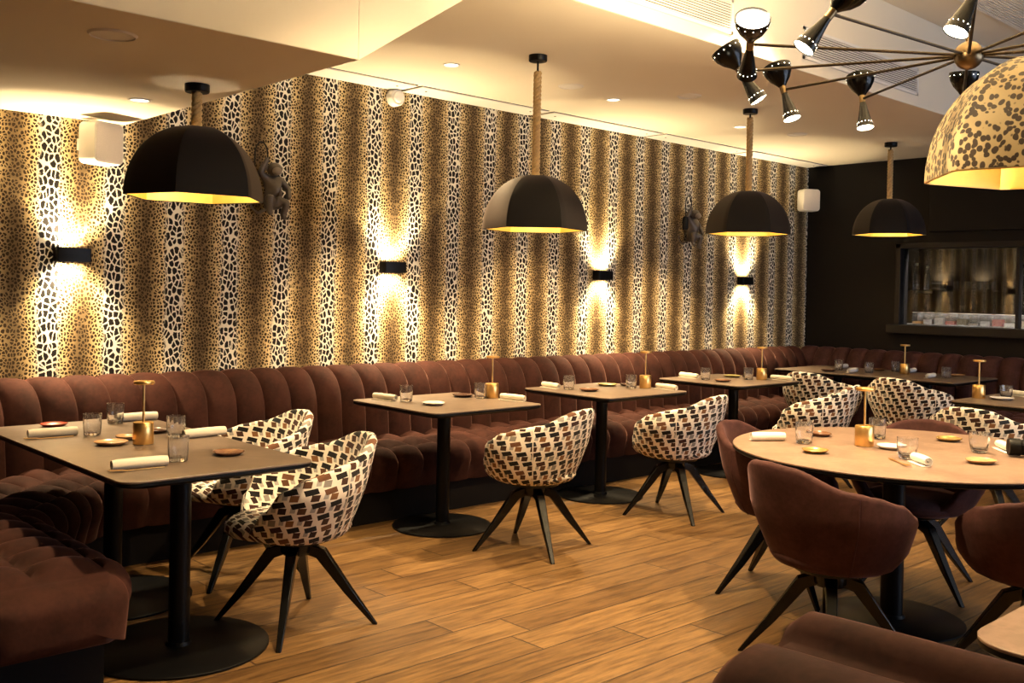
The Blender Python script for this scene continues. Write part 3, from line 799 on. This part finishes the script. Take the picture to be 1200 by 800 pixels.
# ------------------------------------------------------------------ tableware
Z=.7515
ZR=.7535
def tl_proto(label,loc):
    r=thing('table_lamp',label,'table lamp',loc,0,'brass table lamps')
    obj('base',MB().lathe([(.040,.0),(.0415,.002),(.0415,.088),(.039,.091),(.008,.0915)],40),M_GOLD,r)
    obj('pole',MB().lathe([(.005,.0915),(.005,.250)],16),M_GOLD,r)
    obj('lamp_disc',MB().lathe([(.006,.246),(.040,.249),(.042,.252),(.042,.259),(.040,.262),(.001,.263)],36),M_GOLD,r)
    return r
TL=[((1.69,4.08,Z),'brass cordless table lamp on the near left table'),((4.13,4.63,Z),'brass table lamp on the first square table, in front of the wall banquette'),((5.49,4.52,Z),'brass table lamp beside a glass on the middle square table'),
    ((6.885,4.47,Z),'brass table lamp on the square table nearest the charcoal wall'),((4.21,2.19,ZR),'brass table lamp in the middle of the round table'),((8.63,4.12,Z),'brass table lamp on the long corner table'),((6.97,2.80,Z),'brass table lamp on the table cut off at the right edge')]
tl=tl_proto(TL[0][1],TL[0][0])
for l,s_ in TL[1:]: dup(tl,l,0,s_)
def tumbler(label,loc,wide):
    r=thing('water_glass',label,'glass',loc,0,'water tumblers')
    n=36
    if wide: po=[(.026,0),(.030,.002),(.036,.02),(.041,.05),(.043,.088)]; pi_=[(.041,.088),(.039,.05),(.033,.022),(.022,.014)]
    else: po=[(.030,0),(.034,.003),(.037,.03),(.0385,.06),(.039,.095)]; pi_=[(.037,.095),(.0365,.06),(.034,.03),(.028,.014)]
    def rg(p,rib): return [((p[0]+rib*cos(12*2*pi*i/n*1.0)*.0011)*cos(2*pi*i/n),(p[0]+rib*cos(12*2*pi*i/n)*.0011)*sin(2*pi*i/n),p[1]) for i in range(n)]
    m=MB().loft([rg(p,1 if 0<k<4 else 0) for k,p in enumerate(po)]+[rg(p,0) for p in pi_])
    obj('tumbler',m,M_GLASS,r,auto=60)
    return r
def single(proto_cache,key,make): 
    if key not in proto_cache: proto_cache[key]=make()
    return proto_cache[key]
GL=[((1.609,4.435,Z),0,'water glass on the near left table, left of the brass lamp'),((1.833,4.756,Z),0,'water glass at the back of the near left table against the banquette'),((1.867,4.16,Z),0,'water glass just behind another, right of the lamp on the near left table'),((1.627,3.60,Z),0,'water glass closest to the camera on the near left table'),
    ((3.56,4.76,Z),0,'water glass at the left side of the first square table'),((4.05,4.65,Z),0,'water glass beside the lamp on the first square table'),((4.945,4.75,Z),0,'water glass at the left side of the middle square table'),((5.395,4.57,Z),0,'water glass next to the lamp on the middle square table'),
    ((6.45,4.70,Z),0,'water glass at the left side of the square table nearest the charcoal wall'),((6.79,4.53,Z),0,'water glass next to the lamp on the square table nearest the charcoal wall'),
    ((8.50,4.69,Z),0,'water glass at the far end of the long corner table'),((8.42,4.35,Z),0,'water glass left of the lamp on the long corner table'),((8.80,4.29,Z),0,'water glass behind the lamp on the long corner table'),((8.50,3.69,Z),0,'water glass at the near end of the long corner table'),
    ((7.13,2.68,Z),1,'water glass on the table cut off at the right edge'),
    ((4.044,2.395,ZR),0,'tall water glass beside the white napkin roll on the round table'),((4.49,2.27,ZR),0,'water glass just behind the lamp on the round table'),((4.02,1.90,ZR),1,'wide ribbed glass near the front edge of the round table'),((4.45,1.78,ZR),1,'wide ribbed glass at the right side of the round table')]
PC={}
for loc,w,l in GL:
    if w not in PC: PC[w]=tumbler(l,loc,w)
    else: dup(PC[w],loc,random.uniform(0,1),l)
def plate(label,loc,c,R=.055,k=0):
    n=40; rd=random.Random(k); ph=[rd.uniform(0,6.28) for _ in range(3)]
    def rg(s,z): return [(R*s*(1+.035*cos(2*a+ph[0])+.02*cos(3*a+ph[1]))*cos(a),R*s*(1+.035*cos(2*a+ph[0])+.02*cos(3*a+ph[1]))*sin(a),z+.001*cos(2*a+ph[2])*(1 if s>.9 else 0)) for a in [2*pi*i/n for i in range(n)]]
    m=MB().loft([rg(.55,0),rg(.75,.002),rg(.96,.011),rg(1,.0145),rg(.97,.0155),rg(.80,.008),rg(.5,.005),rg(.1,.005)])
    return tag(obj('side_plate',m,CER[c],None,True,loc),label,'plate','small side plates')
PL=[((1.569,4.80,Z),'red','small reddish glazed plate at the back left of the near left table',.06),((1.576,4.13,Z),'tan','tan glazed plate in front of the lamp on the near left table',.065),((1.868,4.36,Z),'dark','dark plate behind the lamp on the near left table',.055),((1.69,4.24,Z),'tan','pale plate half hidden left of the lamp on the near left table',.05),((1.843,3.62,Z),'brown','dark brown plate at the front right of the near left table',.06),
    ((3.585,4.53,Z),'white','white plate at the front of the first square table',.07),((4.02,4.78,Z),'dark','dark plate at the back of the first square table',.07),((4.98,4.59,Z),'brown','small brown plate at the front of the middle square table',.065),((5.38,4.78,Z),'green','olive plate at the back of the middle square table',.07),((5.50,4.70,Z),'dark','thin dark plate near the lamp on the middle square table',.055),
    ((6.44,4.53,Z),'brown','small brown plate at the front of the square table nearest the charcoal wall',.065),((6.88,4.75,Z),'green','olive plate at the back of the square table nearest the charcoal wall',.07),((7.0,4.68,Z),'dark','dark plate behind the lamp on the square table nearest the charcoal wall',.05),
    ((8.24,4.65,Z),'dark','dark plate at the far left of the long corner table',.065),((8.79,4.45,Z),'brown','brown plate at the middle back of the long corner table',.065),((8.80,3.72,Z),'tan','tan plate at the near end of the long corner table',.065),
    ((7.0,2.66,Z),'pale','pale pinkish plate on the table cut off at the right edge',.075),
    ((4.33,2.48,ZR),'brown','dark brown plate at the back left of the round table',.055),((3.84,2.22,ZR),'gold','golden plate at the left front of the round table',.055),((4.23,2.07,ZR),'pale','flat white plate right of the lamp on the round table',.065),((4.70,2.02,ZR),'gold','golden plate at the back right of the round table',.06),((4.17,1.66,ZR),'tan','tan plate at the right front of the round table',.06)]
for k,(loc,c,l,R) in enumerate(PL): plate(l,loc,c,R,k)
def napkin(label,loc,rz,L=.20,mat=M_CLOTH,R=.021):
    m=MB(); N=52; pts=[]
    th=.0028
    out=[];inn=[]
    for k in range(N):
        f=k/(N-1); a=-pi/2-f*2.6*2*pi; rr=R*(1-.72*f)
        out.append((rr*cos(a),R+rr*sin(a))); q=rr-th; inn.append((q*cos(a),R+q*sin(a)))
    tail=[(.028,.0),(.016,.0)]; taili=[(.028,.003),(.016,.003)]
    loop=tail+out+inn[::-1]+taili[::-1]
    def ringat(x,s): return [(x,p[0]*s,p[1]*s+.0) for p in loop]
    m.loft([ringat(-L/2,.93),ringat(-L/2+.02,1),ringat(0,1.02),ringat(L/2-.02,1),ringat(L/2,.95)])
    return tag(obj('napkin_roll',m,mat,None,True,loc),label,'napkin','rolled napkins')
NK=[((1.459,4.48,Z),-3,'rolled beige napkin at the left edge of the near left table',M_CLOTH,.2),((1.95,4.79,Z),0,'rolled napkin at the back of the near left table',M_CLOTH,.2),((1.455,3.54,Z),-3,'rolled beige napkin at the front corner of the near left table',M_CLOTH,.2),((1.98,4.12,Z),4,'rolled napkin at the right edge of the near left table beside the chair',M_CLOTH,.2),
    ((3.49,4.88,Z),97,'rolled napkin at the back left of the first square table',M_CLOTH,.19),((4.13,4.44,Z),100,'rolled napkin at the right of the first square table',M_CLOTH,.18),((4.90,4.88,Z),80,'rolled napkin at the back left of the middle square table',M_CLOTH,.19),((5.54,4.37,Z),84,'rolled napkin at the right of the middle square table',M_CLOTH,.19),
    ((6.50,4.90,Z),80,'rolled napkin at the back left of the square table nearest the charcoal wall',M_CLOTH,.2),((6.97,4.34,Z),84,'rolled napkin at the right of the square table nearest the charcoal wall',M_CLOTH,.2),
    ((8.75,4.78,Z),10,'white rolled napkin at the far end of the long corner table',M_CLOTHW,.18),((8.33,4.46,Z),5,'white rolled napkin left of the lamp on the long corner table',M_CLOTHW,.18),((8.86,4.16,Z),10,'white rolled napkin right of the lamp on the long corner table',M_CLOTHW,.18),((8.40,3.78,Z),5,'white rolled napkin at the near end of the long corner table',M_CLOTHW,.18),
    ((7.36,2.66,Z),60,'white rolled napkin on the table cut off at the right edge',M_CLOTHW,.18),
    ((3.975,2.54,ZR),-35,'white rolled napkin at the left side of the round table',M_CLOTHW,.16),((3.93,1.80,ZR),50,'white rolled napkin pointing at the camera on the round table front',M_CLOTHW,.13),((4.60,1.73,ZR),40,'white rolled napkin behind the black camera on the round table',M_CLOTHW,.16)]
for loc,a,l,mt,L in NK:
    o=napkin(l,loc,0,L,mt); o.rotation_euler=(0,0,math.radians(a))
def fork(label,loc,a):
    m=MB(); m.bar((-.10,0,.003),(.035,0,.003),(.010,.003),(.006,.003)); m.bar((.035,0,.003),(.055,0,.006),(.008,.003),(.024,.002))
    for k in (-1.5,-.5,.5,1.5): m.bar((.053,k*.0065,.006),(.098,k*.0062,.008),(.0042,.002),(.0028,.002))
    o=tag(obj('dinner_fork',m,M_GOLD,None,True,loc),label,'fork','gold dinner forks'); o.rotation_euler=(0,0,math.radians(a)); return o
fork('gold fork tips beside the napkin at the front of the round table',(3.88,1.865,ZR),228)
fork('gold fork tip sticking out beside the front napkin on the near left table',(1.43,3.505,Z),178)
fork('gold fork tip sticking out at the left edge napkin of the near left table',(1.43,4.44,Z),178)
r=thing('camera','black camera lying at the right edge of the round table','camera',(4.50,1.60,ZR),math.radians(-55))
m=MB().lathe([(.034,-.075),(.037,-.07),(.037,-.03),(.033,-.026),(.033,.0)],32).xf(Matrix.Translation((0,0,.040))@Matrix.Rotation(pi/2,4,'Y')); obj('lens_barrel',m,M_BLACK,r)
m=MB().lathe([(.001,-.068),(.028,-.0685),(.034,-.0745),(.036,-.0752)],32,cap0=False,cap1=False).xf(Matrix.Translation((0,0,.040))@Matrix.Rotation(pi/2,4,'Y')); obj('lens_glass',m,plain('lens_coating',(.03,.03,.05),.08).m,r)
m=MB(); P=rrect(-.065,.065,.0,.09,.012,4); m.loft([[(x_,a_,b_) for a_,b_ in P] for x_ in (0.0,.045)]); m.loft([[(x_,a_*.4,.088+b_*.25) for a_,b_ in P] for x_ in (0.005,.04)]); obj('body',m,M_BLACKM,r,bevel=.003)

# bar jars and bottles
def jarmat():
    t=T('jar_glass'); t.col((.85,.84,.82)).set(Roughness=.25,Alpha=.28); return t.m
JC=[(.75,.32,.06),(.80,.78,.72),(.80,.78,.74),(.45,.07,.06),(.28,.22,.10),(.14,.10,.06),(.62,.60,.56),(.50,.08,.06),(.80,.78,.74),(.62,.52,.40),(.8,.78,.75),(.42,.30,.12),(.7,.66,.6)]
JN=['orange','white','pale','red','olive','dark brown','grey','crimson','clear','beige','white','ochre','cream']
for k,c in enumerate(JC):
    y=4.42-.108*k
    r=thing('storage_jar',f'square clear jar with {JN[k]} contents on the bar counter, number {["one","two","three","four","five","six","seven","eight","nine","ten","eleven","twelve","thirteen"][k]} from the left','jar',(9.53,y,WZ0+.0005),0,'jars in the bar window')
    P=rrect(-.047,.047,-.047,.047,.012,3)
    obj('jar_body',MB().loft([[(a*s_,b*s_,z) for a,b in P] for s_,z in ((.9,0),(1,.006),(1,.10),(.92,.112))]),jarmat() if k==0 else bpy.data.materials['jar_glass'],r,auto=50)
    h=.03+.05*((k*7)%5)/5
    obj('contents',MB().loft([[(a*.95,b*.95,z) for a,b in P] for z in (.008,h)]),plain('jar_contents',c,.7,0,.4,60).m,r,auto=50)
    obj('lid',MB().loft([[(a*s_,b*s_,z) for a,b in P] for s_,z in ((.96,.1125),(.96,.116),(.9,.118))]),M_PLASTIC,r,auto=50)
def bottle(label,loc,s=1.0,mat=M_GLASS):
    r=thing('bottle',label,'bottle',loc,0,'bottles and glasses behind the bar window')
    obj('bottle_body',MB().lathe([(.03*s,0),(.036*s,.004),(.037*s,.14*s),(.030*s,.17*s),(.014*s,.20*s),(.0135*s,.26*s)],24),mat,r)
    obj('cap',MB().lathe([(.015*s,.261*s),(.015*s,.285*s)],16),M_PLASTIC,r); return r
MBT=glass('bottle_glass',.05,(.75,.82,.85))
bottle('tall pale bottle at the left end of the bar shelf',(10.45,4.88,1.527),1.0,MBT)
bottle('second pale bottle at the left end of the bar shelf',(10.47,4.77,1.527),.9,MBT)
for k,(y,z) in enumerate(((3.32,1.42),(3.20,1.42),(3.26,WZ0+.001),(3.14,WZ0+.001))):
    bottle(['upper pale bottle right of the window mullion','upper second bottle right of the window mullion','lower pale bottle right of the window mullion','lower second bottle right of the window mullion'][k],(9.66 if z>1.3 else 9.70,y,z),.8,MBT)
shelf('bar_shelf',2.4,3.40,1.413,'short bar shelf with bottles right of the window mullion').location.x=9.6
for k in range(7):
    y=4.45-.12*k
    r=tag(obj('bar_glass',MB().lathe([(.026,0),(.03,.002),(.036,.09),(.034,.09),(.028,.008),(.001,.008)],20,cap1=False),MBT,None,True,(10.45,y,1.527)),
      'small glass on the bar shelf, '+['first','second','third','fourth','fifth','sixth','seventh'][k]+' from the left','glass','glasses on the bar shelf')
r=thing('added_bar_light','added slim strip light out of view above the bar counter behind the window','light',(9.45,3.4,2.12))  # added out of view to brighten the jars; its lip keeps the wall dark
obj('housing',MB().box(-.03,.03,-1.2,1.05,0,.03).box(.03,.036,-1.2,1.05,-.07,.03).box(-.036,-.03,-1.2,1.05,-.03,.03),M_BLACK,r,False); obj('diffuser',MB().box(-.02,.02,-1.18,1.03,-.008,-.0005),M_STRIP,r,False)

# ------------------------------------------------------------------ lights
for x,y,z,l in DL: lamp('downlight_beam',(x,y,z-.02),150 if z>2.5 else 60,(1,.70,.36),.03,spot=84,blend=.5)
# downlights in the high ceiling of the middle of the room (above the frame)
for k,(x,y) in enumerate(((2.3,2.3),(4.7,2.75),(6.6,2.2),(5.4,.6),(7.9,1.6))):
    downlight(['high ceiling downlight over the open floor at the left','high ceiling downlight behind the round table','high ceiling downlight over the right side of the room','high ceiling downlight in front of the round table','high ceiling downlight close to the charcoal wall'][k],x,y,3.4)
    lamp('downlight_beam',(x,y,3.38),[260,230,60,60,60][k],(1,.70,.36),.04,spot=95,blend=.6)
A=bpy.data.lights.new('daylight','AREA'); A.shape='RECTANGLE'; A.size=4.9; A.size_y=1.9; A.energy=85; A.color=(.66,.78,1.0)
o=bpy.data.objects.new('daylight',A); COL.objects.link(o); o.location=(6.1,-3.15,1.7); o.rotation_euler=Vector((-.15,1,.06)).to_track_quat('-Z','Y').to_euler()
w=bpy.data.worlds.new('world'); SC.world=w; w.use_nodes=True; w.node_tree.nodes['Background'].inputs[0].default_value=(.65,.75,1,1); w.node_tree.nodes['Background'].inputs[1].default_value=.1

# ------------------------------------------------------------------ camera
f,cx,cy=1161.77,602.385,354.094
R0=((0.73256356,-0.68041409,0.01967989),(0.00740432,-0.02094444,-0.99975322),(0.68065836,0.7325285,-0.01030513))
cam=bpy.data.cameras.new('camera'); co=bpy.data.objects.new('photo_camera',cam); COL.objects.link(co); SC.camera=co
cam.sensor_width=36; cam.lens=f*36/1200; cam.shift_x=-(cx-600)/1200; cam.shift_y=(cy-400)/1200; cam.clip_start=.05
Mx=Matrix(((R0[0][0],-R0[1][0],-R0[2][0],0),(R0[0][1],-R0[1][1],-R0[2][1],0),(R0[0][2],-R0[1][2],-R0[2][2],1.415),(0,0,0,1)))
co.matrix_world=Mx
vs=SC.view_settings; vs.view_transform='Standard'; vs.look='None'; vs.gamma=1; vs.exposure=1.15; vs.use_curve_mapping=False
SC.cycles.max_bounces=8; SC.cycles.diffuse_bounces=2; SC.cycles.transmission_bounces=8; SC.cycles.use_denoising=True; SC.cycles.sample_clamp_indirect=6
SC.cycles.caustics_reflective=False; SC.cycles.caustics_refractive=False
